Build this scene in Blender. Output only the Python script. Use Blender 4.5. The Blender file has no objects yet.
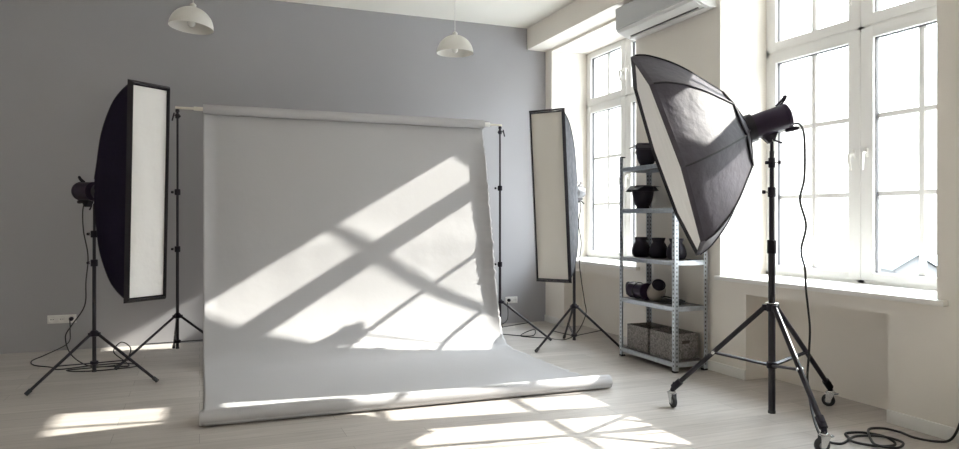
import bpy, bmesh, math, random
from mathutils import Vector, Matrix, noise
PI = math.pi
R = math.radians
random.seed(7)
C = bpy.context.scene.collection
V = Vector

# ------------------------------------------------------------------ materials
def mat(name, col, rough=0.5, metal=0.0, spec=0.5, bump=None, var=None, sheen=0.0):
    m = bpy.data.materials.new(name); m.use_nodes = True
    nt = m.node_tree; b = nt.nodes['Principled BSDF']
    b.inputs['Base Color'].default_value = (*col, 1)
    b.inputs['Roughness'].default_value = rough
    b.inputs['Metallic'].default_value = metal
    b.inputs['Specular IOR Level'].default_value = spec
    b.inputs['Sheen Weight'].default_value = sheen
    tc = nt.nodes.new('ShaderNodeTexCoord')
    if var:                                   # (scale, amount)
        n = nt.nodes.new('ShaderNodeTexNoise'); n.inputs['Scale'].default_value = var[0]
        n.inputs['Detail'].default_value = 4
        r = nt.nodes.new('ShaderNodeValToRGB')
        a = var[1]
        r.color_ramp.elements[0].color = (*[c * (1 - a) for c in col], 1)
        r.color_ramp.elements[1].color = (*[min(1, c * (1 + a)) for c in col], 1)
        r.color_ramp.elements[0].position = .3; r.color_ramp.elements[1].position = .7
        nt.links.new(tc.outputs['Object'], n.inputs['Vector'])
        nt.links.new(n.outputs['Fac'], r.inputs['Fac'])
        nt.links.new(r.outputs['Color'], b.inputs['Base Color'])
    if bump:                                  # (scale, strength, distance)
        n = nt.nodes.new('ShaderNodeTexNoise'); n.inputs['Scale'].default_value = bump[0]
        n.inputs['Detail'].default_value = 3
        bp = nt.nodes.new('ShaderNodeBump'); bp.inputs['Strength'].default_value = bump[1]
        bp.inputs['Distance'].default_value = bump[2]
        nt.links.new(tc.outputs['Object'], n.inputs['Vector'])
        nt.links.new(n.outputs['Fac'], bp.inputs['Height'])
        nt.links.new(bp.outputs['Normal'], b.inputs['Normal'])
    return m

M = {}
M['grey_wall'] = mat('grey_wall_paint', (.375, .372, .392), .8, bump=(60, .08, .004), var=(.7, .03))
M['white_wall'] = mat('warm_white_wall_paint', (.82, .780, .722), .75, bump=(50, .06, .004), var=(.9, .02))
M['ceiling'] = mat('ceiling_paint', (.88, .865, .815), .8, bump=(40, .05, .003))
M['trim'] = mat('white_trim', (.80, .79, .76), .45)
M['pvc'] = mat('white_pvc', (.80, .795, .78), .35)
M['handle'] = mat('white_handle_plastic', (.82, .81, .78), .3)
M['gasket'] = mat('dark_gasket', (.05, .05, .055), .6)
M['sill'] = mat('white_sill', (.83, .82, .79), .4)
M['paper'] = mat('backdrop_paper', (.485, .478, .488), .75, spec=.25, bump=(5.0, .30, .012))
M['paper_core'] = mat('paper_roll_end', (.50, .46, .40), .85)
M['tube'] = mat('cream_metal_tube', (.75, .71, .62), .4)
M['black'] = mat('black_metal', (.012, .010, .016), .4, spec=.3)
M['stand'] = mat('stand_tube_metal', (.016, .013, .020), .36, spec=.4)
M['plastic'] = mat('black_plastic', (.011, .008, .016), .5, spec=.25)
M['purple'] = mat('purple_black_housing', (.018, .009, .028), .45, spec=.3)
M['fabric'] = mat('black_softbox_fabric', (.009, .005, .022), .75, spec=.12, bump=(14, .3, .01))
M['satin'] = mat('black_satin_fabric', (.062, .056, .072), .58, spec=.25, bump=(16, .35, .012), var=(6, .12))
M['greyfab'] = mat('grey_satin_fabric', (.11, .115, .14), .6, spec=.3, bump=(26, .5, .015), var=(14, .3))
M['binding'] = mat('black_binding', (.010, .008, .014), .65)
M['diffuser'] = mat('white_diffuser_cloth', (.86, .85, .84), .8, spec=.2, bump=(7, .5, .02))
M['diffuser_warm'] = mat('cream_diffuser_cloth', (.70, .675, .63), .8, spec=.2, bump=(8, .2, .012))
M['chrome'] = mat('chrome_metal', (.62, .63, .64), .25, metal=.9)
M['zinc'] = mat('galvanised_steel', (.47, .50, .54), .38, metal=.85, var=(30, .12))
M['silver'] = mat('matte_silver_paint', (.13, .13, .14), .5, metal=.2)
M['slot'] = mat('dark_slot', (.06, .06, .065), .7)
M['deck'] = mat('shelf_board', (.16, .15, .145), .6, var=(12, .15))
M['rubber'] = mat('black_rubber', (.03, .03, .033), .7)
M['wheelhub'] = mat('grey_wheel_hub', (.22, .23, .25), .45)
M['cable'] = mat('black_cable', (.012, .012, .012), .5)
M['plate'] = mat('white_plate_plastic', (.78, .77, .75), .35)
M['holecol'] = mat('socket_hole', (.12, .12, .12), .6)
M['shade'] = mat('white_lamp_enamel', (.74, .72, .68), .35)
M['bulb'] = mat('unlit_bulb_glass', (.85, .84, .8), .15)
M['acplastic'] = mat('air_conditioner_plastic', (.78, .78, .78), .4)
M['acpanel'] = mat('air_conditioner_panel', (.50, .505, .52), .3)
M['brown'] = mat('taupe_reflector', (.27, .235, .20), .45)
M['leather'] = mat('dark_leather', (.035, .025, .02), .6)
M['siding'] = mat('house_wall', (.10, .10, .10), .8)
M['roofing'] = mat('house_roof', (.023, .027, .028), .7)
M['snow'] = mat('pale_ground', (.27, .27, .27), .9, var=(.05, .05))

def felt():
    m = mat('grey_felt', (.17, .155, .145), .95, spec=.1)
    nt = m.node_tree; b = nt.nodes['Principled BSDF']
    tc = nt.nodes.new('ShaderNodeTexCoord')
    n = nt.nodes.new('ShaderNodeTexNoise'); n.inputs['Scale'].default_value = 70
    n.inputs['Detail'].default_value = 6; n.inputs['Roughness'].default_value = .8
    r = nt.nodes.new('ShaderNodeValToRGB')
    r.color_ramp.elements[0].position = .38; r.color_ramp.elements[1].position = .62
    r.color_ramp.elements[0].color = (.10, .092, .09, 1)
    r.color_ramp.elements[1].color = (.36, .335, .325, 1)
    nt.links.new(tc.outputs['Object'], n.inputs['Vector'])
    nt.links.new(n.outputs['Fac'], r.inputs['Fac'])
    nt.links.new(r.outputs['Color'], b.inputs['Base Color'])
    return m
M['felt'] = felt()

def floor_mat():
    m = bpy.data.materials.new('pale_laminate'); m.use_nodes = True
    nt = m.node_tree; L = nt.links; b = nt.nodes['Principled BSDF']
    tc = nt.nodes.new('ShaderNodeTexCoord')
    br = nt.nodes.new('ShaderNodeTexBrick')
    br.inputs['Scale'].default_value = 1
    br.inputs['Brick Width'].default_value = 1.30
    br.inputs['Row Height'].default_value = .19
    br.inputs['Mortar Size'].default_value = .0016
    br.inputs['Mortar Smooth'].default_value = .3
    br.inputs['Color1'].default_value = (.445, .412, .385, 1)
    br.inputs['Color2'].default_value = (.515, .477, .445, 1)
    br.inputs['Mortar'].default_value = (.25, .23, .21, 1)
    br.offset = .37; br.offset_frequency = 2
    L.new(tc.outputs['Object'], br.inputs['Vector'])
    mp = nt.nodes.new('ShaderNodeMapping'); mp.inputs['Scale'].default_value = (1.1, 16, 1)
    L.new(tc.outputs['Object'], mp.inputs['Vector'])
    n = nt.nodes.new('ShaderNodeTexNoise'); n.inputs['Scale'].default_value = 2.2
    n.inputs['Detail'].default_value = 6; n.inputs['Distortion'].default_value = .6
    L.new(mp.outputs['Vector'], n.inputs['Vector'])
    r = nt.nodes.new('ShaderNodeValToRGB')
    r.color_ramp.elements[0].position = .3; r.color_ramp.elements[1].position = .7
    r.color_ramp.elements[0].color = (.80, .79, .78, 1); r.color_ramp.elements[1].color = (1.08, 1.08, 1.08, 1)
    L.new(n.outputs['Fac'], r.inputs['Fac'])
    mx = nt.nodes.new('ShaderNodeMix'); mx.data_type = 'RGBA'; mx.blend_type = 'MULTIPLY'
    mx.inputs['Factor'].default_value = .75
    L.new(br.outputs['Color'], mx.inputs['A']); L.new(r.outputs['Color'], mx.inputs['B'])
    L.new(mx.outputs['Result'], b.inputs['Base Color'])
    b.inputs['Roughness'].default_value = .42
    b.inputs['Specular IOR Level'].default_value = .4
    return m
M['floor'] = floor_mat()

def glass_mat():
    m = bpy.data.materials.new('window_glass'); m.use_nodes = True
    nt = m.node_tree; nt.nodes.clear(); L = nt.links
    o = nt.nodes.new('ShaderNodeOutputMaterial')
    t = nt.nodes.new('ShaderNodeBsdfTransparent'); t.inputs['Color'].default_value = (.97, .98, .975, 1)
    g = nt.nodes.new('ShaderNodeBsdfGlossy'); g.inputs['Roughness'].default_value = .02
    lw = nt.nodes.new('ShaderNodeLayerWeight'); lw.inputs['Blend'].default_value = .5
    pw = nt.nodes.new('ShaderNodeMath'); pw.operation = 'POWER'; pw.inputs[1].default_value = 5
    f = nt.nodes.new('ShaderNodeMath'); f.operation = 'MULTIPLY_ADD'; f.inputs[1].default_value = .6; f.inputs[2].default_value = .025
    L.new(lw.outputs['Facing'], pw.inputs[0]); L.new(pw.outputs[0], f.inputs[0])
    x = nt.nodes.new('ShaderNodeMixShader')
    L.new(f.outputs[0], x.inputs['Fac']); L.new(t.outputs['BSDF'], x.inputs[1]); L.new(g.outputs['BSDF'], x.inputs[2])
    L.new(x.outputs['Shader'], o.inputs['Surface'])
    return m
M['glass'] = glass_mat()

# ------------------------------------------------------------------ mesh helpers
I4 = Matrix.Identity(4)
class MB:
    """collects shapes, then links them as one mesh object"""
    def __init__(self): self.bm = bmesh.new(); self.mats = []
    def mi(self, m):
        m = M[m]
        if m not in self.mats: self.mats.append(m)
        return self.mats.index(m)
    def _merge(self, t, m, mtx, smooth=True):
        i = self.mi(m)
        for f in t.faces: f.material_index = i; f.smooth = smooth
        t.transform(mtx)
        me = bpy.data.meshes.new('t'); t.to_mesh(me); t.free()
        self.bm.from_mesh(me); bpy.data.meshes.remove(me)
        return self
    def box(self, a, b, m, bev=0.0, mtx=I4):
        t = bmesh.new(); bmesh.ops.create_cube(t, size=1)
        a, b = V(a), V(b); c = (a + b) / 2; d = b - a
        for v in t.verts: v.co = V((c[i] + v.co[i] * abs(d[i]) for i in range(3)))
        if bev: bmesh.ops.bevel(t, geom=t.edges[:], offset=bev, segments=2, profile=.5, affect='EDGES')
        return self._merge(t, m, mtx, False)
    def lathe(self, prof, m, mtx=I4, n=28, caps=True):
        """prof: (r, z) list about local Z"""
        t = bmesh.new(); rings = []
        for r, z in prof:
            if r < 1e-6: rings.append([t.verts.new((0, 0, z))])
            else: rings.append([t.verts.new((r * math.cos(2 * PI * k / n), r * math.sin(2 * PI * k / n), z)) for k in range(n)])
        for A, B in zip(rings, rings[1:]):
            for k in range(n):
                a0, a1 = A[k % len(A)], A[(k + 1) % len(A)]; b0, b1 = B[k % len(B)], B[(k + 1) % len(B)]
                vs = []
                for v in (a0, a1, b1, b0):
                    if v not in vs: vs.append(v)
                if len(vs) > 2: t.faces.new(vs)
        if caps:
            for Rg in (rings[0], rings[-1]):
                if len(Rg) > 2: t.faces.new(Rg)
        bmesh.ops.recalc_face_normals(t, faces=t.faces[:])
        return self._merge(t, m, mtx)
    def rod(self, p, q, r, m, r2=None, n=14):
        p, q = V(p), V(q); d = q - p
        mt = Matrix.Translation(p) @ d.to_track_quat('Z', 'Y').to_matrix().to_4x4()
        return self.lathe([(r, 0), (r if r2 is None else r2, d.length)], m, mt, n)
    def tube(self, pts, r, m, n=8, closed=False):
        pts = [V(p) for p in pts]; t = bmesh.new(); rings = []
        up = V((0, 0, 1)); prev = None
        N = len(pts)
        for i, p in enumerate(pts):
            d = (pts[min(i + 1, N - 1)] - pts[max(i - 1, 0)]).normalized()
            if prev is None:
                s = d.cross(up)
                if s.length < 1e-3: s = d.cross(V((1, 0, 0)))
            else: s = prev - d * prev.dot(d)
            s.normalize(); prev = s; w = s.cross(d)
            rr = r(i / (N - 1)) if callable(r) else r
            rings.append([t.verts.new(p + rr * (s * math.cos(2 * PI * k / n) + w * math.sin(2 * PI * k / n))) for k in range(n)])
        for A, B in zip(rings, rings[1:]):
            for k in range(n): t.faces.new((A[k], A[(k + 1) % n], B[(k + 1) % n], B[k]))
        t.faces.new(rings[0]); t.faces.new(rings[-1])
        bmesh.ops.recalc_face_normals(t, faces=t.faces[:])
        return self._merge(t, m, I4)
    def quads(self, verts, faces, m, mtx=I4):
        t = bmesh.new(); vs = [t.verts.new(v) for v in verts]
        for f in faces: t.faces.new([vs[i] for i in f])
        bmesh.ops.recalc_face_normals(t, faces=t.faces[:])
        return self._merge(t, m, mtx)
    def build(self, name, parent=None, ang=35, loc=None):
        me = bpy.data.meshes.new(name)
        if loc is not None: self.bm.transform(Matrix.Translation(-V(loc)))
        self.bm.to_mesh(me); self.bm.free()
        for m in self.mats: me.materials.append(m)
        me.set_sharp_from_angle(angle=R(ang))
        o = bpy.data.objects.new(name, me); C.objects.link(o)
        if parent: o.parent = parent
        if loc is not None: o.location = loc
        return o

def tag(o, label=None, cat=None, group=None, kind=None):
    if label: o['label'] = label
    if cat: o['category'] = cat
    if group: o['group'] = group
    if kind: o['kind'] = kind
    return o
def thing(name, loc, label, cat, group=None, mtx=None):
    o = bpy.data.objects.new(name, None); C.objects.link(o)
    o.empty_display_size = .1
    if mtx is not None: o.matrix_world = mtx
    else: o.location = loc
    return tag(o, label, cat, group)
def dup(root, loc, rotz, label, group=None):
    r = root.copy(); C.objects.link(r); r.location = loc; r.rotation_euler = (0, 0, rotz)
    r['label'] = label
    if group: r['group'] = group
    for ch in list(root.children):
        c = ch.copy(); C.objects.link(c); c.parent = r
        for g in ch.children:
            d = g.copy(); C.objects.link(d); d.parent = c
    return r
def struct(o): o['kind'] = 'structure'; return o
def spline(pts, k=8):
    pts = [V(p) for p in pts]; P = [pts[0]] + pts + [pts[-1]]; out = []
    for i in range(1, len(P) - 2):
        for j in range(k):
            t = j / k; a, b, c, d = P[i - 1:i + 3]
            out.append(.5 * ((2 * b) + (c - a) * t + (2 * a - 5 * b + 4 * c - d) * t * t + (3 * b - a - 3 * c + d) * t ** 3))
    out.append(pts[-1]); return out
def frame(origin, x, up=V((0, 0, 1))):
    """matrix whose +X is x and whose Z is close to up"""
    x = V(x).normalized(); y = up.cross(x).normalized(); z = x.cross(y)
    m = Matrix((x, y, z)).transposed().to_4x4(); m.translation = V(origin); return m

# ------------------------------------------------------------------ the room
XW, XG, XO = 4.093, 4.64, 4.95        # inner wall face, glass plane, outer face
YB, YF, XL = 7.97, -2.4, -3.4
ZC = 3.70
ZS, ZH = .82, 3.40                    # sill top, window head
struct(MB().box((XL, YF, -.12), (XO, YB + .2, 0), 'floor').build('floor'))
struct(MB().box((XL, YF, ZC), (XO, YB + .2, ZC + .15), 'ceiling').build('ceiling'))
struct(MB().box((XL, YB, 0), (XO, YB + .2, ZC), 'grey_wall').build('wall_back'))
struct(MB().box((XL - .2, YF, 0), (XL, YB + .2, ZC), 'white_wall').build('wall_left'))
struct(MB().box((XL - .2, YF - .2, 0), (XO, YF, ZC), 'white_wall').build('wall_front'))

wins = [(5.98, 7.80), (2.87, 4.745), (-.20, 1.68)]      # openings along Y
niches = [(6.25, 7.48), (3.19, 4.445), (.10, 1.38)]
wm = MB()
ys = sorted(wins)
edge = YF
for (a, b), (na, nb) in zip(ys, sorted(niches)):
    wm.box((XW, edge, 0), (XO, a, ZC), 'white_wall')
    wm.box((XW, a, ZH), (XO, b, ZC), 'white_wall')
    wm.box((XW, a, 0), (XO, na, ZS - .035), 'white_wall')
    wm.box((XW, nb, 0), (XO, b, ZS - .035), 'white_wall')
    wm.box((4.346, na, 0), (XO, nb, ZS - .035), 'white_wall')
    wm.box((XW, na, .69), (4.346, nb, ZS - .035), 'white_wall')
    edge = b
wm.box((XW, edge, 0), (XO, YB, ZC), 'white_wall')
struct(wm.build('wall_right'))
struct(MB().box((3.833, YF, 3.43), (XW, YB, ZC), 'white_wall').build('trim_1'))     # boxed beam above the windows

bb = MB()
edge = YF
for na, nb in sorted(niches) + [(YB, YB)]:
    bb.box((XW - .016, edge, 0), (XW, na, .082), 'trim', .003)
    if nb < YB:
        bb.box((XW - .016, na - .016, 0), (4.34, na, .082), 'trim', .003) if False else None
    edge = nb
struct(bb.build('baseboard_right'))
bb = MB().box((XL, YF, 0), (XL + .016, YB, .08), 'trim', .003)
struct(bb.build('baseboard_left'))

def make_window(n, y0, y1, yc, gw=.10):
    root = bpy.data.objects.new('window_%d' % n, None); C.objects.link(root)
    root['kind'] = 'structure'; root.location = (XG, yc, ZS)
    o = V((XG, yc, ZS))
    def B(m, name, par): return m.build(name, par)
    sh = Matrix.Translation(-o)
    # fixed outer frame
    f = MB(); X0, X1 = XG - .047, XG + .05
    for a, b in (((X0, y0, ZS), (X1, y0 + .05, ZH)), ((X0, y1 - .05, ZS), (X1, y1, ZH)),
                 ((X0, y0, ZS - .01), (X1, y1, ZS + .03)), ((X0, y0, ZH - .03), (X1, y1, ZH)),
                 ((X0, yc - .03, ZS), (X1, yc + .03, ZH)), ((X0, y0, 2.69), (X1, y1, 2.77))):
        f.box(a, b, 'pvc', .004, sh)
    fr = B(f, 'window_frame', root)
    zz = ((.845, 2.715, .905, 2.635), (2.735, 3.385, 2.815, 3.325))
    spans = ((y0 + .035, yc - .004, y0 + .14 if n == 2 else y0 + .115, yc - .105), (yc + .004, y1 - .035, yc + .105, y1 - .115))
    for sz0, sz1, gz0, gz1 in zz:
        for k, (sy0, sy1, gy0, gy1) in enumerate(spans):
            s = MB(); a0, a1 = XG - .055, XG + .02
            s.box((a0, sy0, sz0), (a1, gy0, sz1), 'pvc', .005, sh)
            s.box((a0, gy1, sz0), (a1, sy1, sz1), 'pvc', .005, sh)
            s.box((a0, gy0 - .004, sz0), (a1, gy1 + .004, gz0), 'pvc', .004, sh)
            s.box((a0, gy0 - .004, gz1), (a1, gy1 + .004, sz1), 'pvc', .004, sh)
            sash = s.build('sash', root)
            g = MB(); w = .007                       # rubber gasket round the glass
            gx0, gx1 = XG - .030, XG + .0
            g.box((gx0, gy0 - .001, gz0), (gx1, gy0 + w, gz1), 'gasket', 0, sh).box((gx0, gy1 - w, gz0), (gx1, gy1 + .001, gz1), 'gasket', 0, sh)
            g.box((gx0, gy0, gz1 - w), (gx1, gy1, gz1 + .001), 'gasket', 0, sh).box((gx0, gy0, gz0 - .001), (gx1, gy1, gz0 + w * .5), 'gasket', 0, sh)
            g.build('gasket', sash)
            MB().box((XG - .006, gy0, gz0), (XG + .006, gy1, gz1), 'glass', 0, sh).build('pane', sash)
            ym = (gy0 + gy1) / 2
            b = MB().box((XG - .012, ym - .021, gz0), (XG - .0065, ym + .021, gz1), 'pvc', .003, sh)
            b.box((XG + .0065, ym - .021, gz0), (XG + .012, ym + .021, gz1), 'pvc', .003, sh)
            if sz0 < 1:
                for z in (1.485, 2.06):
                    b.box((XG - .0115, gy0, z - .017), (XG - .0065, gy1, z + .017), 'pvc', .003, sh)
                    b.box((XG + .0065, gy0, z - .017), (XG + .0115, gy1, z + .017), 'pvc', .003, sh)
            b.build('glazing_bars', sash)
            hy = yc - .055 if k == 0 else yc + .055
            hz = 1.79 if sz0 < 1 else 3.03
            h = MB(); hx = a0
            h.box((hx - .012, hy - .015, hz - .035), (hx, hy + .015, hz + .035), 'handle', .005, sh)
            h.rod(V((hx, hy, hz)) - o, V((hx - .04, hy, hz)) - o, .009, 'handle')
            sg = 1 if k == 0 else -1
            h.tube([V(p) - o for p in spline([(hx - .04, hy, hz + .004), (hx - .048, hy - sg * .004, hz - .03), (hx - .045, hy + sg * .0, hz - .08), (hx - .04, hy + sg * .006, hz - .125)], 4)],
                   lambda t: .0135 - .004 * t, 'handle')
            tag(h.build('handle', sash), 'white curved window handle')
    s = MB().box((XW - .045, y0 - .07 if n != 9 else y0, ZS - .035), (XW + .002, y1 + .03, ZS), 'sill', .006, sh)
    s.box((XW, y0, ZS - .0349), (XG - .03, y1, ZS - .0001), 'sill', 0, sh)
    s.build('window_sill', root)
make_window(1, 5.98, 7.80, 6.90)
make_window(2, 2.87, 4.745, 3.80)
make_window(3, -.20, 1.68, .74)  # out of view beside the camera, added for the light it lets in

# ------------------------------------------------------------------ backdrop
PX0, PX1 = .03, 2.885
YR, ZR = 7.09, 2.335                    # upper roll
roll_c = lambda x: (4.71 - .028 * x)
prof = [(7.125, 2.30), (7.09, 2.05), (7.04, 1.80), (6.99, 1.55), (6.94, 1.30), (6.885, 1.09), (6.85, .90), (6.815, .73), (6.76, .52), (6.695, .34), (6.63, .20), (6.56, .10), (6.46, .035), (6.34, .010), (6.15, .005), (5.6, .005), (5.10, .006), (4.98, .018), (4.88, .055)]
def make_backdrop():
    root = thing('paper_backdrop', (1.45, YR, 0), 'wide light grey paper backdrop unrolled from a crossbar down onto the floor', 'backdrop')
    o = V((1.45, YR, 0)); sh = Matrix.Translation(-o)
    pr = [V((0, y, z)) for y, z in prof]; sp = spline(pr, 6)
    # resample by arc length
    tot = [0]
    for a, b in zip(sp, sp[1:]): tot.append(tot[-1] + (b - a).length)
    NV, NU = 190, 150; pts = []
    j = 0
    for i in range(NV):
        s = tot[-1] * i / (NV - 1)
        while j < len(sp) - 2 and tot[j + 1] < s: j += 1
        t = (s - tot[j]) / max(1e-9, tot[j + 1] - tot[j])
        pts.append((sp[j].lerp(sp[j + 1], t), s))
    base = len(pts)
    for k in range(15):                              # wraps over the front roll
        a = R(125) - R(20) * k
        pts.append((V((0, 999, a)), tot[-1] + .02 * k))
    verts = []; faces = []
    n = len(pts)
    for i, (p, s) in enumerate(pts):
        for u in range(NU + 1):
            x = PX0 + (PX1 - PX0) * (u / NU)
            if p.y > 900:
                x = PX0 + (2.93 - PX0) * (u / NU) - .015
                yc = roll_c(x); r = .052
                y, z = yc + r * math.cos(p.z), .054 + r * math.sin(p.z)
                verts.append((x, y, z)); continue
            y, z = p.y, p.z
            if i > base * .8:
                w = (i / base - .8) / .2
                x = x + w * (x - PX0) / 2.9 * .03 - .01 * w
                y -= w * (.028 * x)
            lay = min(1, max(0, (z - .02) / .4))
            # gentle buckles of hanging paper
            y += lay * (.006 * noise.noise(V((x * 1.3, z * 1.1, 2))) + .0025 * noise.noise(V((x * 4, z * 3, 5))))
            z += (1 - lay) * .005 * max(0, noise.noise(V((x * 1.6, y * 1.8, 9)))) * (1 if y < 6.3 else 0)
            # right edge curls forward, left edge a little too
            e = (x - (PX1 - .17)) / .17
            if e > 0:
                tear = .012 * noise.noise(V((0, s * 16, 3))) + .008 * noise.noise(V((0, s * 45, 3)))
                h = (.050 + 1.0 * tear) * min(1, s / .35)
                if z > .03: y -= h * e * e * lay
                else: z += .012 * e * e; x += 1.5 * tear * e * e
                x += tear * e * e
            e = (PX0 + .13 - x) / .13
            if e > 0:
                y -= .025 * e * e * lay * (1 + .5 * math.sin(s * 2.2))
            verts.append((x, y, z))
    for i in range(n - 1):
        for u in range(NU):
            a = i * (NU + 1) + u; faces.append((a, a + 1, a + NU + 2, a + NU + 1))
    sheet = MB().quads(verts, faces, 'paper', sh).build('paper_sheet', root, 60)
    so = sheet.modifiers.new('thickness', 'SOLIDIFY'); so.thickness = .0008
    # rolls
    rot = Matrix.Rotation(PI / 2, 4, 'Y')
    u = MB(); L = PX1 - PX0
    u.lathe([(.012, 0), (.036, 0), (.045, .001), (.045, L - .001), (.036, L), (.012, L)], 'paper', Matrix.Translation(V((PX0, YR, ZR)) - o) @ rot, 40)
    u.build('upper_roll', root)
    l = MB(); a = V((.0, roll_c(0), .054)); b = V((2.925, roll_c(2.925), .054))
    d = b - a; mt = Matrix.Translation(a - o) @ d.to_track_quat('Z', 'Y').to_matrix().to_4x4()
    Ln = d.length
    l.lathe([(.0, .012), (.030, .012), (.034, 0), (.050, 0), (.0505, .003), (.0505, Ln - .003), (.050, Ln), (.034, Ln), (.030, Ln - .012), (0, Ln - .012)], 'paper', mt, 40)
    for rr in (.047, .043, .039):
        l.tube([V(b - o) + V((.0008, rr * math.cos(t), rr * math.sin(t))) for t in [2 * PI * k / 30 for k in range(31)]], .0008, 'paper_core', 4)
    l.build('lower_roll', root)
make_backdrop()
cb = thing('crossbar', (1.45, YR, ZR), 'cream metal crossbar carrying the paper roll between two black stands', 'crossbar')
m = MB().rod((-1.66, 0, .0), (1.65, 0, .0), .0115, 'tube')
m.build('bar', cb)
tag(MB().rod((1.435, 0, 0), (1.505, 0, 0), .024, 'handle').build('end_plug', cb), 'white plug in the roll end')
MB().rod((-1.50, 0, 0), (-1.421, 0, 0), .019, 'tube').build('end_plug', cb)

# ------------------------------------------------------------------ stands
def leg_set(root, hub_z, low_z, R0, ang, foot_z, tube_r, casters=False, spread=0.03, rise=.45, strut_t=.55):
    for k in range(3):
        a = ang + k * 2 * PI / 3; dx, dy = math.cos(a), math.sin(a)
        top = V((spread * dx, spread * dy, hub_z)); ft = V((R0 * dx, R0 * dy, foot_z))
        m = MB().rod(top, ft, tube_r, 'stand')
        d = (ft - top).normalized()
        leg = m.build('leg', root)
        if not casters:
            MB().rod(ft - d * .04, ft + d * .004, tube_r * 1.35, 'rubber').build('rubber_foot', leg)
        mid = top.lerp(ft, strut_t)
        s = MB()
        for off in (-.006, .006):
            q = V((-dy, dx, 0)) * off
            s.rod(V((.028 * dx, .028 * dy, low_z)) + q, mid + q, tube_r * .38, 'stand', n=6)
        s.rod(mid - V((-dy, dx, 0)) * .012, mid + V((-dy, dx, 0)) * .012, tube_r * .7, 'black')
        s.build('strut', root)
        yield k, a, leg, ft, d
def collar_part(root, z, r, h, name='collar', knob=None, kz=0):
    m = MB().lathe([(r * .85, z - h / 2), (r, z - h / 2 + .004), (r, z + h / 2 - .004), (r * .85, z + h / 2)], 'plastic')
    c = m.build(name, root)
    if knob is not None:
        dx, dy = math.cos(knob), math.sin(knob)
        k = MB().rod((r * .7 * dx, r * .7 * dy, z), ((r + .022) * dx, (r + .022) * dy, z), .005, 'chrome')
        k.rod(((r + .018) * dx, (r + .018) * dy, z), ((r + .034) * dx, (r + .034) * dy, z), .012, 'plastic')
        k.build('knob', c)
    return c
def simple_stand(name, loc, top, hub, low, R0, ang, label, cat, r=.013, group=None, joints=(), knob=2.6, bottom=.09):
    root = thing(name, loc, label, cat, group)
    zs = [bottom] + list(joints) + [top]
    for i, (a, b) in enumerate(zip(zs, zs[1:])):
        rr = r * (1 - .16 * i)
        MB().rod((0, 0, a - (.03 if i else 0)), (0, 0, b), rr, 'stand').build('pole_section', root)
        if i: collar_part(root, a, r * 1.75, .055, knob=knob)
    m = MB().lathe([(r * 1.3, hub - .02), (r * 2.3, hub - .012), (r * 2.3, hub + .014), (r * 1.3, hub + .03)], 'plastic')
    for k in range(3):
        a = ang + k * 2 * PI / 3
        m.box((r, -.013, hub - .016), (.046, .013, hub + .014), 'plastic', .003, Matrix.Rotation(a, 4, 'Z'))
    m.build('leg_hub', root)
    m = MB().lathe([(r * 1.3, low - .014), (r * 2, low - .01), (r * 2, low + .012), (r * 1.3, low + .016)], 'plastic')
    m.build('strut_hub', root)
    MB().rod((0, 0, bottom - .006), (0, 0, bottom + .008), r * 1.15, 'rubber').build('end_cap', root)
    for _ in leg_set(root, hub, low, R0, ang, .012, r * .78): pass
    return root

# two backdrop stands
def backdrop_head(root, z, side):
    m = MB().lathe([(.012, z - .09), (.02, z - .085), (.02, z - .05), (.012, z - .045), (.012, z - .03), (.019, z - .028), (.017, z - .004), (.008, z)], 'black')
    m.build('bar_hook', root)
    m = MB().rod((.0, 0, z - .068), (side * .03, -.02, z - .06), .005, 'black').rod((side * .028, -.02, z - .04), (side * .045, -.024, z - .115), .0065, 'plastic')
    m.rod((0, 0, z - .068), (-side * .026, -.01, z - .068), .009, 'plastic')
    m.build('clamp_lever', root)
bs1 = simple_stand('backdrop_stand', (-.19, YR + .0, 0), 2.31, .396, .16, .585, R(214.9), 'black tripod stand holding the left end of the backdrop crossbar', 'light stand', .0145,
                   joints=(1.02, 1.55), bottom=.10)
backdrop_head(bs1, ZR - .011, -1)
bs2 = simple_stand('backdrop_stand', (3.08, YR + .0, 0), 2.31, .385, .11, .60, R(-48.4), 'black tripod stand holding the right end of the backdrop crossbar', 'light stand', .0145,
                   joints=(.80, 1.64), bottom=.07)
backdrop_head(bs2, ZR - .011, 1)

# strip softbox stands
ss1 = simple_stand('light_stand', (-.779, 6.322, 0), 1.42, .383, .155, .507, R(97 - 120 * 0), 'black tripod light stand with sockets behind it, left of the backdrop', 'light stand', .0150,
                   joints=(.95, 1.18), bottom=.088)
ss2 = simple_stand('light_stand', (3.531, 6.24, 0), 1.46, .41, .12, .50, R(73), 'black tripod light stand between backdrop and metal rack', 'light stand', .0150,
                   joints=(.92, 1.2), bottom=.077)

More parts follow.
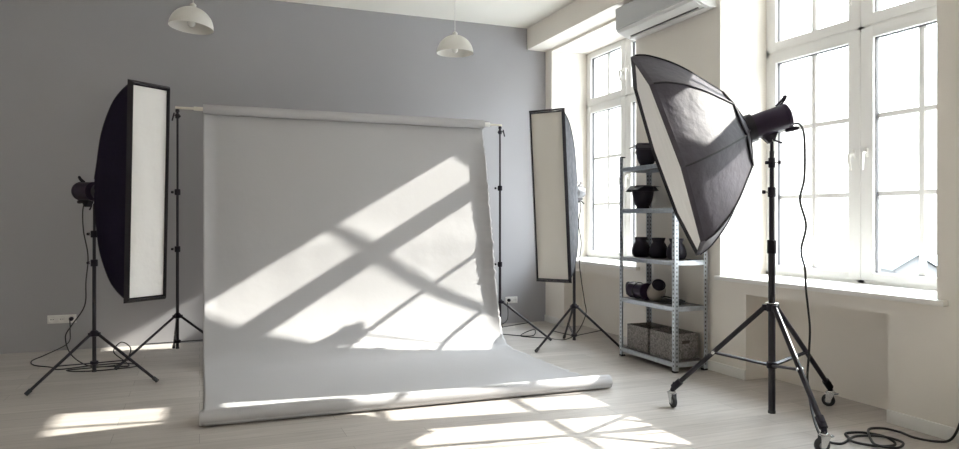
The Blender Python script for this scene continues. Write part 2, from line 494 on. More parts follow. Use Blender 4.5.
# big rolling stand
BX, BY = 3.445, 3.51
def rolling_stand():
    root = thing('light_stand', (BX, BY, 0), 'tall black rolling light stand on three casters in front of the right window', 'light stand')
    MB().rod((0, 0, .05), (0, 0, 1.14), .0225, 'stand').build('pole_section', root)
    MB().rod((0, 0, 1.1), (0, 0, 1.50), .0175, 'stand').build('pole_section', root)
    MB().rod((0, 0, 1.46), (0, 0, 1.74), .0140, 'stand').build('pole_section', root)
    MB().rod((0, 0, 1.72), (0, 0, 1.80), .011, 'black').build('spigot', root)
    MB().rod((0, 0, .042), (0, 0, .06), .024, 'rubber').build('end_cap', root)
    tocam = math.atan2(-BY, -BX)
    for z, r, kn in ((1.12, .029, None), (1.475, .025, tocam - 1.2), (1.665, .021, tocam + 1.5)):
        collar_part(root, z, r, .09 if z < 1.2 else .065, knob=kn)
    m = MB().rod((0, 0, 1.665), V((math.cos(tocam - 1.2), math.sin(tocam - 1.2), 0)) * .04 + V((0, 0, 1.665)), .011, 'plastic')
    m.build('knob', root)
    m = MB().lathe([(.028, .70), (.034, .705), (.034, .745), (.028, .75)], 'plastic')
    m.lathe([(.038, .752), (.041, .754), (.041, .757), (.038, .759)], 'chrome')
    ang0 = math.atan2(4.0 - BY, 3.034 - BX)
    for k in range(3):
        m.box((.02, -.016, .705), (.058, .016, .745), 'plastic', .004, Matrix.Rotation(ang0 + k * 2 * PI / 3, 4, 'Z'))
    m.build('leg_hub', root)
    MB().lathe([(.026, .332), (.032, .336), (.032, .372), (.026, .376)], 'plastic').build('strut_hub', root)
    tips = [(3.034, 4.0), (3.225, 2.90), (4.06, 3.60)]
    heads = [R(80), R(-20), R(-60)]
    for (x, y), hd in zip(tips, heads):
        dx, dy = x - BX, y - BY; rl = math.hypot(dx, dy); dx /= rl; dy /= rl
        top = V((.045 * dx, .045 * dy, .725)); ft = V((rl * dx * .965, rl * dy * .965, .150))
        leg = MB().rod(top, ft, .0165, 'stand').build('leg', root)
        d = (ft - top).normalized()
        s = MB().rod(ft - d * .05, ft + d * .02, .024, 'plastic')
        s.rod(ft + V((0, 0, .02)), ft + V((dx * .02, dy * .02, -.035)), .017, 'plastic')
        s.build('leg_socket', leg)
        mid = top.lerp(ft, .56)
        q = V((-dy, dx, 0)) * .008
        st = MB().rod(V((.03 * dx, .03 * dy, .354)) + q, mid + q, .0085, 'stand', n=8)
        st.rod(V((.03 * dx, .03 * dy, .354)) - q, mid - q, .0085, 'stand', n=8)
        st.rod(mid - q * 2.4, mid + q * 2.4, .012, 'chrome')
        st.build('strut', root)
        cx, cy = rl * dx, rl * dy
        mt = Matrix.Translation((cx, cy, 0)) @ Matrix.Rotation(hd, 4, 'Z')
        c = MB().lathe([(.007, .085), (.007, .135)], 'chrome', mt)
        c.lathe([(.024, .100), (.026, .104), (.024, .112), (.010, .116)], 'chrome', mt)
        for sg in (-1, 1):
            c.quads([(-.028, sg * .018, .100), (.030, sg * .018, .100), (.000, sg * .018, .032), (-.028, sg * .018, .032),
                     (-.028, sg * .021, .100), (.030, sg * .021, .100), (.000, sg * .021, .032), (-.028, sg * .021, .032)],
                    [(0, 1, 2, 3), (4, 5, 6, 7), (0, 1, 5, 4), (1, 2, 6, 5), (2, 3, 7, 6), (3, 0, 4, 7)], 'chrome', mt)
        c.box((-.03, -.021, .097), (.032, .021, .102), 'chrome', .001, mt)
        cast = c.build('caster', root)
        w = MB().lathe([(.010, -.014), (.034, -.014), (.042, -.009), (.044, 0), (.042, .009), (.034, .014), (.010, .014)], 'rubber',
                       mt @ Matrix.Translation((-.014, 0, .044)) @ Matrix.Rotation(PI / 2, 4, 'X'), 24)
        w.lathe([(.0, -.0155), (.021, -.0155), (.021, .0155), (0, .0155)], 'wheelhub', mt @ Matrix.Translation((-.014, 0, .044)) @ Matrix.Rotation(PI / 2, 4, 'X'), 16)
        w.build('wheel', cast)
        b = MB().box((.018, -.015, .078), (.068, .015, .087), 'wheelhub', .003, mt @ Matrix.Rotation(R(-12), 4, 'Y'))
        b.build('brake_pedal', cast)
    return root
rolling_stand()

# ------------------------------------------------------------------ flash heads and softboxes
def flash_head(mtx, L, r, label, fmat='purple', group=None, rear='plastic'):
    """local +X points to the softbox; body spans X from -L*.62 to L*.38"""
    root = thing('studio_flash', None, label, 'studio light', group, mtx)
    rot = Matrix.Rotation(PI / 2, 4, 'Y')
    x0, x1 = -L * .55, L * .45
    MB().lathe([(r * .80, x0), (r * .97, x0 + .006), (r, x0 + .015), (r, x0 + .03), (r * .97, x0 + .032), (r * .97, x1 - .03), (r, x1 - .028), (r, x1 - .004), (r * .9, x1)], fmat, rot, 36).build('housing', root)
    b = MB().lathe([(0, x0 - .004), (r * .72, x0 - .004), (r * .8, x0 + .002)], rear, rot, 30)
    for i in range(3):
        b.lathe([(.0, x0 - .012), (.009, x0 - .012), (.009, x0 - .003)], 'plate' if i == 0 else 'plastic', Matrix.Translation((0, (-.3 + .3 * i) * r, .25 * r)) @ rot, 14)
    b.build('control_panel', root)
    h = MB().tube(spline([(x0 + .035, 0, r * .96), (x0 + .004, 0, r * 1.18), (x0 - .018, 0, r * 1.46), (x0 - .008, 0, r * 1.54), (x0 + .014, 0, r * 1.30), (x0 + .06, 0, r * 1.02)], 4), .007, 'plastic')
    h.build('handle', root)
    y = MB().box((-.022, -.02, -r * 1.32), (.03, .02, -r * .9), 'plastic', .005)
    y.quads([(-.055, -.022, -r * .94), (.05, -.022, -r * .94), (.022, -.022, -r * 1.6), (-.018, -.022, -r * 1.6),
             (-.055, .022, -r * .94), (.05, .022, -r * .94), (.022, .022, -r * 1.6), (-.018, .022, -r * 1.6)],
            [(0, 1, 2, 3), (4, 5, 6, 7), (0, 1, 5, 4), (1, 2, 6, 5), (2, 3, 7, 6), (3, 0, 4, 7)], 'plastic')
    y.rod((0.004, -.026, -r * 1.5), (0.004, .026, -r * 1.5), .012, 'plastic')
    y.box((-.012, -.014, -r * 1.62), (.02, .014, -r * 1.25), 'plastic', .004)
    y.build('mount_bracket', root)
    l = MB().rod((0, .02, -r * 1.5), (-.006, .042, -r * 1.5), .008, 'chrome').rod((-.004, .040, -r * 1.45), (-.05, .048, -r * 1.95), .0065, 'plastic')
    l.build('tilt_lever', root)
    p = MB().lathe([(.016, 0), (.018, .04), (.014, .07), (.006, .085)], 'plastic', Matrix.Translation((x0 + .055, 0, -r * 1.02)) @ Matrix.Rotation(-PI / 2 - .15, 4, 'Y'), 12)
    p.build('power_plug', root)
    return root

def softbox(mtx, prof, shape, rim_lip, outer, inner_mat, label, name='softbox', seam='binding', lip=.04, group=None, bow=.0):
    """prof: list (s, scale_y, scale_z) from the face (first) to the ring (last); face lies at local X = s0.
    shape: unit outline list of (y, z)"""
    root = thing(name, None, label, 'softbox', group, mtx)
    n = len(shape)
    # refine profile
    P = spline([V((s, a, b)) for s, a, b in prof], 6)
    SUB = 6                                            # subdivisions of each panel across
    out = []
    for i in range(n):
        a, b = V((shape[i][0], shape[i][1], 0)), V((shape[(i + 1) % n][0], shape[(i + 1) % n][1], 0))
        for j in range(SUB): out.append((a.lerp(b, j / SUB), j / SUB))
    verts = []; faces = []
    for i, p in enumerate(P):
        w = math.sin(PI * min(1, i / (len(P) - 1)))
        for q, f in out:
            k = 1 - bow * w * math.sin(PI * f)
            verts.append((p.x, q.x * p.y * k, q.y * p.z * k))
    N = len(out)
    for i in range(len(P) - 1):
        for k in range(N):
            faces.append((i * N + k, i * N + (k + 1) % N, (i + 1) * N + (k + 1) % N, (i + 1) * N + k))
    sh = MB().quads(verts, faces, outer).build('fabric_shell', root, 18 if len(shape) > 4 else 30)
    # ribs / seams along every corner
    for i in range(n):
        pts = [V((p.x, shape[i][0] * p.y, shape[i][1] * p.z)) * 1.0 for p in P]
        MB().tube([V((p.x, p.y * 1.003, p.z * 1.003)) for p in pts], (.0065 if len(shape) > 4 else .0042), seam, 6).build('rib', sh)
    s0, a0, b0 = prof[0]
    # rim: tape round the front edge, with an inner lip
    o_ = [V((0, y * a0, z * b0)) for y, z in shape]
    c = []
    t = rim_lip
    MBs = []
    sk = []
    for sx, off in [(s0 - .002, .001), (s0 + lip, .002)]:
        for p in o_:
            k = 1 + off / V((0, p.y, p.z)).length
            sk.append((sx, p.y * k, p.z * k))
    MB().quads(sk, [(k, (k + 1) % n, n + (k + 1) % n, n + k) for k in range(n)], outer if len(shape) > 4 else 'binding').build('front_skirt', root, 25)
    rows = [(s0 + lip, .0025), (s0 + lip + .001, -.004), (s0, -t)]
    vv = []
    for sx, off in rows:
        for p in o_:
            d = V((0, p.y, p.z)); k = 1 + off / d.length
            if len(shape) == 4:
                vv.append((sx, p.y + math.copysign(off, p.y), p.z + math.copysign(off, p.z)))
            else: vv.append((sx, p.y * k, p.z * k))
    ff = []
    for i in range(len(rows) - 1):
        for k in range(n): ff.append((i * n + k, i * n + (k + 1) % n, (i + 1) * n + (k + 1) % n, (i + 1) * n + k))
    MB().quads(vv, ff, 'binding').build('rim', root, 25)
    # diffuser with soft slack folds
    G = 26; vv = [(s0 + .014 + .016 * noise.noise(V((0, 0, a0 * 7))), 0, 0)]; ff = []
    per = []
    for i in range(n):
        a, b = o_[i], o_[(i + 1) % n]
        for j in range(12): per.append(a.lerp(b, j / 12))
    for g in range(1, G + 1):
        f = g / G
        for p in per:
            y, z = p.y * f * .985, p.z * f * .985
            w = (1 - f ** 3)
            vv.append((s0 + .004 + .010 * w + .016 * w * noise.noise(V((y * 7 + z * 1.5, z * 2.0, a0 * 7))), y, z))
    m_ = len(per)
    for k in range(m_): ff.append((0, 1 + k, 1 + (k + 1) % m_))
    for g in range(G - 1):
        for k in range(m_):
            ff.append((1 + g * m_ + k, 1 + g * m_ + (k + 1) % m_, 1 + (g + 1) * m_ + (k + 1) % m_, 1 + (g + 1) * m_ + k))
    tag(MB().quads(vv, ff, inner_mat).build('diffuser', root, 60), 'white diffuser cloth')
    # back ring
    sl, al, bl = prof[-1]
    rr = min(al, bl)
    MB().lathe([(rr * .7, sl - .05), (rr * 1.02, sl - .045), (rr * 1.05, sl + .012), (rr * .9, sl + .02)], 'black', Matrix.Rotation(PI / 2, 4, 'Y'), 30).build('mounting_ring', root)
    return root

# octagonal softbox
nd = V((-.804, .503, -.32)).normalized()
Mc = V((BX, BY, 1.935))
F8 = frame(Mc, nd)
fh = flash_head(frame(Mc + nd * .045, nd), .29, .082, 'large purple-black flash head on the rolling stand, plugged into the big softbox')
# local Y of the frame points to camera side or away: choose the roll so that a corner leans to the camera
ysg = 1 if (F8.to_3x3() @ V((0, 1, 0))).dot(-Mc) > 0 else -1
octo = [(ysg * math.sin(R(10 + 45 * k)), math.cos(R(10 + 45 * k))) for k in range(8)]
if ysg < 0: octo = octo[::-1]
M_SPIGOT = 0
OP = [(.690, .70, .70), (.61, .668, .668), (.50, .588, .588), (.41, .50, .50), (.32, .39, .39), (.245, .295, .295), (.23, .27, .27), (.18, .12, .12), (.165, .09, .09)]
octa = softbox(F8, OP, octo, .03, 'satin', 'diffuser', 'large octagonal black satin softbox tilted down, on the rolling stand in front of the rack', lip=.026, bow=.035)
# elastic band round the back of the shell
bd = MB(); ring = [V((.235, y * .284, z * .284)) for y, z in octo]
for k in range(8):
    bd.rod(ring[k], ring[(k + 1) % 8], .008, 'binding', n=6)
bd.build('back_band', octa)

rect = [(1, 1), (-1, 1), (-1, -1), (1, -1)]
SP = [(.0, 1, 1), (.12, .90, .93), (.24, .78, .81), (.37, .62, .56), (.45, .47, .25), (.48, .42, .12)]
def strip(face_dist, hw, hh, prof_len=.48):
    k = prof_len / .48
    return [(face_dist - s * k, hw * a, hh * b) for s, a, b in SP]
n1 = V((.626, -.778, 0)).normalized(); n1 = (n1 * math.cos(R(1.7)) + V((0, 0, -math.sin(R(1.7))))).normalized()
M1 = V((-.779, 6.322, 1.52))
flash_head(frame(M1 - n1 * .085, n1), .20, .076, 'dark purple flash head behind the left strip softbox')
softbox(frame(M1, n1), strip(.66, .150, .795, .56), rect, .024, 'fabric', 'diffuser', 'tall narrow black strip softbox with bright white front, left of the backdrop', lip=.035)
n2 = V((-.808, -.592, 0)).normalized(); n2 = (n2 * math.cos(R(5.5)) + V((0, 0, -math.sin(R(5.5))))).normalized()
M2 = V((3.531, 6.24, 1.565))
flash_head(frame(M2 - n2 * .075, n2), .17, .062, 'small silver and black flash head behind the right strip softbox', 'silver', rear='plastic')
softbox(frame(M2, n2), strip(.55, .165, .80, .48), rect, .022, 'greyfab', 'diffuser_warm', 'tall narrow strip softbox with cream front and grey side, right of the backdrop', lip=.03)

# ------------------------------------------------------------------ cables
def cable(name, pts, r, label, k=8):
    p = spline(pts, k)
    m = MB().tube(p, r, 'cable', 8)
    o = m.build(name, None, 60); return tag(o, label, 'cable')
def coil(cx, cy, rx, ry, n, ph, z0=.006, dz=.006, rnd=.25, turns=1.0):
    out = []
    for i in range(n):
        a = ph + turns * 2 * PI * i / n
        q = 1 + rnd * math.sin(3.1 * i)
        out.append((cx + rx * q * math.cos(a), cy + ry * q * math.sin(a), z0 + dz * (i % 3)))
    return out
# big head: hangs from the rear of the flash, down the stand and over the floor to the right wall
rear = Mc - nd * .15
cable('power_cable', [tuple(rear + V((-.03, .0, -.075))), (3.575, 3.41, 1.91), (3.603, 3.40, 1.85), (3.612, 3.40, 1.70), (3.605, 3.40, 1.55), (3.571, 3.40, 1.42), (3.622, 3.40, 1.26), (3.58, 3.40, 1.10), (3.612, 3.40, .98), (3.622, 3.40, .844), (3.64, 3.40, .72), (3.655, 3.40, .587),
      (3.645, 3.40, .42), (3.613, 3.38, .266), (3.48, 3.22, .12), (3.36, 3.04, .03), (3.42, 2.97, .007), (3.55, 3.02, .006), (3.62, 3.10, .007),
      (3.72, 3.06, .012), (3.78, 2.96, .007), (3.70, 2.84, .006), (3.56, 2.86, .012), (3.50, 2.96, .016), (3.60, 3.01, .018), (3.74, 2.96, .016), (3.76, 2.84, .014), (3.64, 2.78, .014),
      (3.56, 2.84, .020), (3.62, 2.93, .02), (3.80, 3.09, .014), (3.92, 3.09, .007), (3.95, 3.0, .006), (3.93, 2.90, .006), (3.97, 2.80, .006), (4.03, 2.74, .03), (4.06, 2.70, .16), (4.068, 2.69, .28)], .0075,
      'long black cable from the big flash head, coiled on the floor by the right wall')
# left head: down the stand, small tangle, to the triple socket
cable('power_cable', [tuple(M1 - n1 * .12 + V((0, 0, -.07))), (-.865, 6.36, 1.36), (-.86, 6.37, 1.2), (-.83, 6.38, 1.0), (-.845, 6.38, .80), (-.86, 6.42, .60), (-.98, 6.60, .42), (-1.05, 6.78, .30), (-1.03, 6.95, .12), (-.90, 6.98, .01),
      (-.70, 6.90, .006), (-.58, 6.86, .008), (-.62, 7.02, .02), (-.72, 7.10, .10), (-.66, 7.12, .18), (-.58, 7.08, .12), (-.64, 6.98, .015), (-.85, 6.88, .012), (-1.05, 6.86, .008), (-.95, 6.76, .01), (-.75, 6.72, .014), (-.50, 6.82, .01), (-.62, 6.94, .02),
      (-.85, 6.95, .018), (-1.12, 6.90, .012), (-1.20, 7.05, .008), (-1.36, 7.22, .006), (-1.42, 7.45, .006), (-1.36, 7.70, .01), (-1.20, 7.88, .08), (-1.185, 7.91, .20), (-1.19, 7.925, .305)], .0052,
      'black cable from the left flash head tangled on the floor, plugged into the triple socket')
# right head
cable('power_cable', [tuple(M2 - n2 * .12 + V((0, 0, -.07))), (3.66, 6.33, 1.42), (3.64, 6.34, 1.25), (3.67, 6.34, 1.05), (3.65, 6.34, .85), (3.68, 6.35, .65), (3.72, 6.36, .45), (3.76, 6.40, .30), (3.70, 6.48, .10), (3.62, 6.62, .008),
      (3.50, 6.80, .006), (3.38, 6.88, .008), (3.30, 7.02, .007), (3.40, 7.10, .03), (3.46, 7.0, .07), (3.40, 6.92, .02), (3.25, 7.05, .012), (3.12, 7.35, .006), (3.30, 7.7, .006), (3.52, 7.88, .06), (3.545, 7.93, .27)], .0052,
      'black cable hanging from the right strip light down to the double socket')

# ------------------------------------------------------------------ wall sockets
def outlet(loc, n, w, axis, label, plug=()):
    """axis 'y': on the back wall facing -Y; 'x': on the right wall facing -X"""
    root = thing('wall_socket', loc, label, 'socket')
    root.rotation_euler = (0, 0, 0 if axis == 'y' else -PI / 2)
    h = .082
    MB().box((-w / 2, -.010, -h / 2), (w / 2, 0, h / 2), 'plate', .003).build('plate', root)
    rx = Matrix.Rotation(PI / 2, 4, 'X')
    for i in range(n):
        x = -w / 2 + w * (i + .5) / n
        m = MB().lathe([(.030, .010), (.031, .013), (.027, .0135), (.024, .011), (.0, .0105)], 'plate', Matrix.Translation((x, 0, 0)) @ rx, 24)
        m.lathe([(0, .0108), (.022, .0112), (.0222, .0105)], 'plate', Matrix.Translation((x, 0, 0)) @ rx, 24)
        for s in (-1, 1): m.rod((x + s * .0095, -.0100, 0), (x + s * .0095, -.0122, 0), .0042, 'holecol', n=10)
        m.build('socket', root)
        if i in plug:
            p = MB().lathe([(.020, .011), (.021, .03), (.013, .045), (.008, .055), (0, .056)], 'plastic', Matrix.Translation((x, 0, 0)) @ rx, 20)
            p.build('plug', root)
    return root
outlet((-1.264, YB, .31), 3, .25, 'y', 'white triple socket on the grey wall left of the backdrop', (2,))
outlet((3.615, YB, .29), 2, .165, 'y', 'white double socket low on the grey wall right of the backdrop', (0,))
outlet((XW, 2.695, .32), 1, .085, 'x', 'white socket on the right wall at the photo edge', (0,))

# ------------------------------------------------------------------ pendant lamps
def pendant(loc, tilt, label):
    root = thing('pendant_lamp', loc, label, 'pendant lamp', 'white dome pendant lamps')
    r = .193; pts = []
    for i in range(15):
        a = PI / 2 * i / 14; pts.append((max(.02, r * math.sin(a)), r * .98 * math.cos(a)))
    inner = [(p[0] - .004 if p[0] > .03 else .016, p[1] - .004) for p in pts[::-1]]
    inner[0] = (r - .004, 0.0)
    MB().lathe(pts + inner, 'shade', n=48, caps=False).build('lamp_shade', root, 50)
    MB().lathe([(0, r * .99), (.028, r * .985), (.028, r + .02), (.012, r + .035), (.004, r + .04)], 'shade', n=20).build('cap', root)
    MB().lathe([(.019, r * .93), (.021, r * .6), (.018, r * .52), (0, r * .52)], 'shade', n=16).build('bulb_holder', root)
    MB().lathe([(.014, r * .54), (.02, r * .47), (.031, r * .33), (.034, r * .22), (.03, r * .11), (.017, r * .03), (0, r * .01)], 'bulb', n=20).build('bulb', root)
    root.rotation_euler = tilt
    top = ZC - loc[2]
    q = root.matrix_basis.to_3x3().inverted() if False else Matrix.Identity(3)
    from mathutils import Euler
    inv = Euler(tilt).to_matrix().inverted()
    a = V((0, 0, r + .03)); b = inv @ V((0, 0, top - .02))
    MB().rod(a, b, .0035, 'plate', n=8).build('cord', root)
    mt = Matrix.Translation(inv @ V((0, 0, top - .03))) @ inv.to_4x4()
    MB().lathe([(.01, -.01), (.05, .005), (.05, .03)], 'shade', mt, 24).build('ceiling_cup', root)
    return root
pendant((-.072, 6.868, 3.035), (R(-2), R(5), 0), 'white dome pendant lamp nearer the camera, hanging left above the backdrop')
pendant((2.49, 6.92, 3.04), (0, 0, 0), 'white dome pendant lamp hanging above the right end of the backdrop')

# ------------------------------------------------------------------ air conditioner
ac = thing('air_conditioner', (XW, 5.40, 3.105), 'white split air conditioner mounted high on the pier between the windows', 'air conditioner')
def ac_prof(prof, y0, y1, m, name, par=ac, bev=0):
    n = len(prof); vs = [(x, y0, z) for x, z in prof] + [(x, y1, z) for x, z in prof]
    fs = [tuple(range(n)), tuple(range(2 * n - 1, n - 1, -1))] + [(i, (i + 1) % n, n + (i + 1) % n, n + i) for i in range(n)]
    t = MB().quads(vs, fs, m)
    return t.build(name, par, 30)
A0, A1 = -.61, .575
ac_prof([(-.002, 0), (-.07, .0), (-.13, .012), (-.216, .052), (-.226, .07), (-.232, .285), (-.215, .30), (-.002, .30)], A0, A1, 'acplastic', 'casing')
ac_prof([(-.227, .074), (-.238, .080), (-.243, .284), (-.233, .29)], A0 + .0, A1 - .0, 'acpanel', 'front_panel')
# louvre flap on the slanted underside with the dark outlet beside it
fl = ac_prof([(-.142, .0165), (-.212, .049), (-.215, .044), (-.145, .0115)], A0 + .03, A1 - .03, 'acplastic', 'louvre')
MB().box((-.128, A0 + .09, .0035), (-.112, A1 - .09, .014), 'slot', .0, Matrix.Identity(4)).build('air_slot', ac)
MB().box((-.10, A0 + .04, -.004), (-.01, A1 - .04, .004), 'acplastic', .003).build('bottom_cover', ac)

# ------------------------------------------------------------------ shelving rack
RX0, RX1, RY0, RY1, RH = 3.715, 4.055, 4.86, 5.695, 1.885
rk = thing('shelving_rack', ((RX0 + RX1) / 2, (RY0 + RY1) / 2, 0), 'tall galvanised metal shelving rack with five shelves by the wall', 'shelving rack')
ro = V(((RX0 + RX1) / 2, (RY0 + RY1) / 2, 0)); rsh = Matrix.Translation(-ro)
for x, sx in ((RX0, 1), (RX1, -1)):
    for y, sy in ((RY0, 1), (RY1, -1)):
        m = MB()
        m.box((x, y, .012), (x + sx * .002, y + sy * .038, RH), 'zinc', 0, rsh)
        m.box((x, y, .012), (x + sx * .038, y + sy * .002, RH), 'zinc', 0, rsh)
        z = .05
        while z < RH - .03:
            for px, py in ((x - sx * .0006, y + sy * .021), (x + sx * .021, y - sy * .0006), (x + sx * .0026, y + sy * .021), (x + sx * .021, y + sy * .0026)):
                if abs(px - x) < .004: m.box((px - .0008, py - .0055, z), (px + .0008, py + .0055, z + .016), 'slot', 0, rsh)
                else: m.box((px - .0055, py - .0008, z), (px + .0055, py + .0008, z + .016), 'slot', 0, rsh)
            z += .036
        p = m.build('post', rk)
        f = MB().box((x - sx * .003, y - sy * .003, 0), (x + sx * .040, y + sy * .040, .016), 'plastic', .003, rsh)
        tag(f.build('foot', p), 'black plastic foot')
        MB().box((x - sx * .002, y - sy * .002, RH - .006), (x + sx * .040, y + sy * .040, RH + .004), 'plastic', .002, rsh).build('cap', p)
SH = [.085, .555, .945, 1.395, 1.785]
for z in SH:
    m = MB(); g = .003
    x0, x1, y0, y1 = RX0 + g, RX1 - g, RY0 + g, RY1 - g
    t = .04
    for a, b in (((x0, y0, z - t), (x0 + .003, y1, z)), ((x1 - .003, y0, z - t), (x1, y1, z)), ((x0, y0, z - t), (x1, y0 + .003, z)), ((x0, y1 - .003, z - t), (x1, y1, z))):
        m.box(a, b, 'zinc', 0, rsh)
    # folded lips
    for a, b in (((x0 - .002, y0 + .04, z - .012), (x0 + .010, y1 - .04, z)), ((x0 - .002, y0 + .04, z - t), (x0 + .010, y1 - .04, z - t + .008)),
                 ((x0 + .04, y0 - .002, z - .012), (x1 - .04, y0 + .01, z)), ((x0 + .04, y0 - .002, z - t), (x1 - .04, y0 + .01, z - t + .008))):
        m.box(a, b, 'zinc', .002, rsh)
    s = m.build('shelf', rk)
    tag(MB().box((x0 + .004, y0 + .004, z - .008), (x1 - .004, y1 - .004, z - .001), 'deck', 0, rsh).build('shelf_board', s), 'dark shelf board')

def reflector(loc, rot, label, matn='plastic', h=.184, r=.088, group=None, doors=False, name='light_reflector'):
    root = thing(name, loc, label, 'light reflector', group)
    root.rotation_euler = rot
    if doors: root.scale = (1.0, 1.0, 1.3)
    if doors:   # wide opening up, short neck below
        pr = [(.056, 0), (.060, .006), (.058, .016), (.072, .03), (.088, .06), (.098, .10), (.102, .135), (.106, .138), (.104, .142), (.099, .14)]
        pr += [(.094, .10), (.084, .06), (.066, .03), (.050, .02), (0, .018)]
    else:
        pr = [(0, 0), (r * .72, 0), (r * .82, .006), (r * .97, .03), (r, .055), (r * .93, .09), (r * .76, .125), (r * .62, .140), (r * .60, .150), (r * .70, h - .010), (r * .72, h), (r * .64, h), (r * .54, .145), (r * .52, .13), (0, .128)]
    MB().lathe(pr, matn, n=36, caps=False).build('bowl', root, 40)
    if doors:
        for k in range(4):
            a = k * PI / 2 + .5
            mt = Matrix.Rotation(a, 4, 'Z') @ Matrix.Translation((.070, 0, .165)) @ Matrix.Rotation(R([20, 24, 20, 6][k]), 4, 'Y')
            d = MB()
            w0, w1, L = .085, .062, .095
            d.quads([(0, -w0, 0), (0, w0, 0), (L, w1, 0), (L, -w1, 0), (0, -w0, .002), (0, w0, .002), (L, w1, .002), (L, -w1, .002)],
                    [(0, 1, 2, 3), (4, 5, 6, 7), (0, 1, 5, 4), (1, 2, 6, 5), (2, 3, 7, 6), (3, 0, 4, 7)], 'plastic', mt)
            d.build('barn_door', root)
        rg = MB().lathe([(.100, .125), (.108, .126), (.100, .160), (.078, .170), (.074, .166), (.094, .150)], 'plastic', n=36, caps=False)
        rg.build('door_ring', root)
    return root
reflector((3.86, 5.475, SH[4]), (R(5), R(-3), R(20)), 'black flash reflector with raised barn doors on the top shelf', doors=True, group='reflectors with barn doors')
reflector((3.88, 5.555, SH[3]), (0, 0, R(-12)), 'black flash reflector with spread barn doors alone on the second shelf down', doors=True, group='reflectors with barn doors')
r0 = reflector((3.88, 5.585, SH[2]), (0, 0, 0), 'leftmost of the three black bowl reflectors on the middle shelf', group='bowl reflectors on the middle shelf')
dup(r0, (3.88, 5.312, SH[2]), 1, 'middle one of the three black bowl reflectors on the middle shelf')
dup(r0, (3.88, 5.055, SH[2]), 2, 'rightmost of the three black bowl reflectors, behind the front rack post')
# fourth shelf down: lamp head, taupe reflector, cable bundle
lh = thing('lamp_head', (3.80, 5.50, SH[1] + .080), 'black lamp head with a handle lying on the fourth shelf down', 'studio light')
rotm = Matrix.Rotation(PI / 2, 4, 'X')
MB().lathe([(0, -.115), (.062, -.115), (.074, -.108), (.076, -.09), (.072, -.085), (.072, .10), (.078, .105), (.078, .125), (.05, .128), (0, .128)], 'purple', rotm, 32).build('housing', lh)
MB().tube(spline([(-.01, .10, .055), (-.012, .165, .058), (-.012, .185, .03), (-.012, .18, -.03), (-.012, .16, -.052), (-.01, .105, -.05)], 5), .011, 'plastic').build('handle', lh)
MB().lathe([(.073, -.02), (.078, -.018), (.078, .004), (.073, .006)], 'black', rotm, 32).build('band', lh)
rb = thing('light_reflector', (3.84, 5.285, SH[1] + .088), 'taupe open-mouthed reflector tilted upward beside the lamp head', 'light reflector')
rb.rotation_euler = (R(52), R(-8), R(-18))
MB().lathe([(.0, -.075), (.055, -.075), (.075, -.06), (.083, -.03), (.078, .03), (.062, .075), (.055, .10), (.058, .115), (.052, .115), (.048, .10), (.055, .07), (.068, .02), (.06, -.05), (0, -.055)], 'brown', n=36, caps=False).build('bowl', rb, 40)
MB().lathe([(.056, .108), (.060, .110), (.060, .118), (.050, .118), (.046, .10), (0, .06)], 'plastic', n=30, caps=False).build('inner_ring', rb)
cc = []
for i in range(70):
    a = i * .62
    cc.append((3.87 + (.075 + .02 * math.sin(i * 1.7)) * math.cos(a), 5.09 + (.12 + .02 * math.sin(i * 2.3)) * math.sin(a), SH[1] + .008 + .045 * abs(math.sin(i * .37)) * (i / 70)))
tag(MB().tube(spline(cc, 4), .006, 'cable', 6).build('cable_bundle', None, 60), 'black cable bundle heaped on the fourth shelf down', 'cable')
# felt bins
def bin_(loc, w, d, h, label, handle):
    root = thing('storage_bin', loc, label, 'storage bin', 'felt bins on the bottom shelf')
    m = MB(); t = .006
    m.box((-d / 2, -w / 2, 0), (d / 2, w / 2, t), 'felt', .002)
    m.box((-d / 2, -w / 2, 0), (-d / 2 + t, w / 2, h), 'felt', .002); m.box((d / 2 - t, -w / 2, 0), (d / 2, w / 2, h), 'felt', .002)
    m.box((-d / 2, -w / 2, 0), (d / 2, -w / 2 + t, h), 'felt', .002); m.box((-d / 2, w / 2 - t, 0), (d / 2, w / 2, h), 'felt', .002)
    m.build('bin_body', root)
    q = MB()
    q.box((-.04, -w / 2 - .002, h * .62), (.04, -w / 2 + .001, h * .74), 'leather', .001)
    tag(q.build('handle', root), 'dark leather handle tab')
    s = MB()
    for i in range(5):
        x, y = random.uniform(-d / 3.4, d / 3.4), random.uniform(-w / 3.2, w / 3.2)
        s.lathe([(0, 0), (.035, .004), (.038, .02), (.03, .035), (0, .04)], 'plastic', Matrix.Translation((x, y, h * .55 + random.uniform(0, .02))) @ Matrix.Rotation(random.uniform(-.5, .5), 4, 'X'), 14)
    s.box((-d / 2 + .01, -w / 2 + .01, .01), (d / 2 - .01, w / 2 - .01, h * .58), 'slot')
    tag(s.build('bin_contents', root), 'dark jumbled contents')
    return root
bin_((3.895, 5.47, SH[0]), .33, .27, .225, 'grey felt storage bin on the left of the bottom shelf', False)
bin_((3.895, 5.11, SH[0]), .33, .27, .225, 'grey felt storage bin with leather tab on the right of the bottom shelf', True)

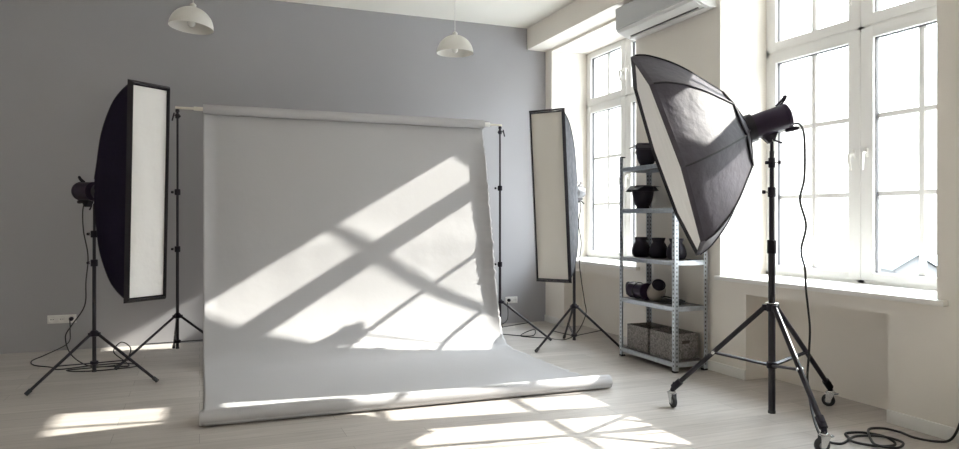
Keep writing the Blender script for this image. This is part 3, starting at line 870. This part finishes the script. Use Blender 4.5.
# ------------------------------------------------------------------ outside
struct(MB().box((XO + 1, -60, -7.2), (160, 150, -7), 'snow').build('ground'))
def house(x, y, w, d, h, rise, rz, label):
    root = thing('house', (x, y, -7), label, 'house')
    root.rotation_euler = (0, 0, rz)
    MB().box((-w / 2, -d / 2, 0), (w / 2, d / 2, h), 'siding').quads(
        [(-w / 2, -d / 2, h), (w / 2, -d / 2, h), (0, -d / 2, h + rise), (-w / 2, d / 2, h), (w / 2, d / 2, h), (0, d / 2, h + rise)],
        [(0, 1, 2), (3, 4, 5), (0, 1, 4, 3), (0, 2, 5, 3), (1, 2, 5, 4)], 'siding').build('wall', root)
    m = MB(); e = .4
    for s in (-1, 1):
        p0 = (0, h + rise + .08); p1 = (s * (w / 2 + e), h - e * rise / (w / 2) + .08)
        m.quads([(p0[0], -d / 2 - e, p0[1]), (p0[0], d / 2 + e, p0[1]), (p1[0], d / 2 + e, p1[1]), (p1[0], -d / 2 - e, p1[1]),
                 (p0[0], -d / 2 - e, p0[1] + .12), (p0[0], d / 2 + e, p0[1] + .12), (p1[0], d / 2 + e, p1[1] + .12), (p1[0], -d / 2 - e, p1[1] + .12)],
                [(0, 1, 2, 3), (4, 5, 6, 7), (0, 1, 5, 4), (1, 2, 6, 5), (2, 3, 7, 6), (3, 0, 4, 7)], 'roofing')
    m.build('roof', root)
    return root
house(75.1, 56.1, 4.4, 6, 2.7, 1.5, R(-35), 'small pale gabled house seen faintly through the right window')

# ------------------------------------------------------------------ light
w = bpy.data.worlds.new('hazy_sky'); bpy.context.scene.world = w; w.use_nodes = True
nt = w.node_tree; bg = nt.nodes['Background']
tc = nt.nodes.new('ShaderNodeTexCoord'); sp_ = nt.nodes.new('ShaderNodeSeparateXYZ')
rp = nt.nodes.new('ShaderNodeValToRGB')
rp.color_ramp.elements[0].position = 0; rp.color_ramp.elements[0].color = (.080, .080, .079, 1)
rp.color_ramp.elements[1].position = .85; rp.color_ramp.elements[1].color = (.82, .91, 1.0, 1)
e_ = rp.color_ramp.elements.new(.16); e_.color = (.11, .111, .112, 1)
e_ = rp.color_ramp.elements.new(.42); e_.color = (.57, .60, .63, 1)
nt.links.new(tc.outputs['Generated'], sp_.inputs['Vector']); nt.links.new(sp_.outputs['Z'], rp.inputs['Fac'])
nt.links.new(rp.outputs['Color'], bg.inputs['Color'])
bg.inputs['Strength'].default_value = 31
sun = bpy.data.lights.new('sun', 'SUN'); sun.energy = 17; sun.angle = R(.55); sun.color = (1.0, .96, .88)
so = bpy.data.objects.new('sun', sun); C.objects.link(so)
so.rotation_euler = V((-1, .137, -.585)).to_track_quat('-Z', 'Y').to_euler(); so.location = (12, 4, 8)
for i, (a, b) in enumerate(wins):       # portals: they only guide the sampling of the sky through each opening
    l = bpy.data.lights.new('sky_portal', 'AREA'); l.shape = 'RECTANGLE'; l.size = b - a; l.size_y = ZH - ZS
    l.cycles.is_portal = True
    o = bpy.data.objects.new('sky_portal', l); C.objects.link(o)
    o.location = (XO + .01, (a + b) / 2, (ZS + ZH) / 2)
    o.rotation_euler = V((-1, 0, 0)).to_track_quat('-Z', 'Z').to_euler()
# ------------------------------------------------------------------ camera
cd = bpy.data.cameras.new('camera'); cam = bpy.data.objects.new('camera', cd); C.objects.link(cam)
cd.sensor_width = 36; cd.lens = 36 * 700 / 959; cd.shift_y = -5.5 / 959
cam.location = (0, 0, 1.3); cam.rotation_euler = (PI / 2, 0, -R(21.8))
cd.clip_end = 400
sc = bpy.context.scene; sc.camera = cam
sc.view_settings.view_transform = 'Standard'; sc.view_settings.look = 'None'
sc.view_settings.exposure = 0.10; sc.view_settings.gamma = 1; sc.view_settings.use_curve_mapping = False
sc.cycles.use_denoising = True
sc.cycles.max_bounces = 14; sc.cycles.diffuse_bounces = 8; sc.cycles.transparent_max_bounces = 16
sc.cycles.sample_clamp_indirect = 6
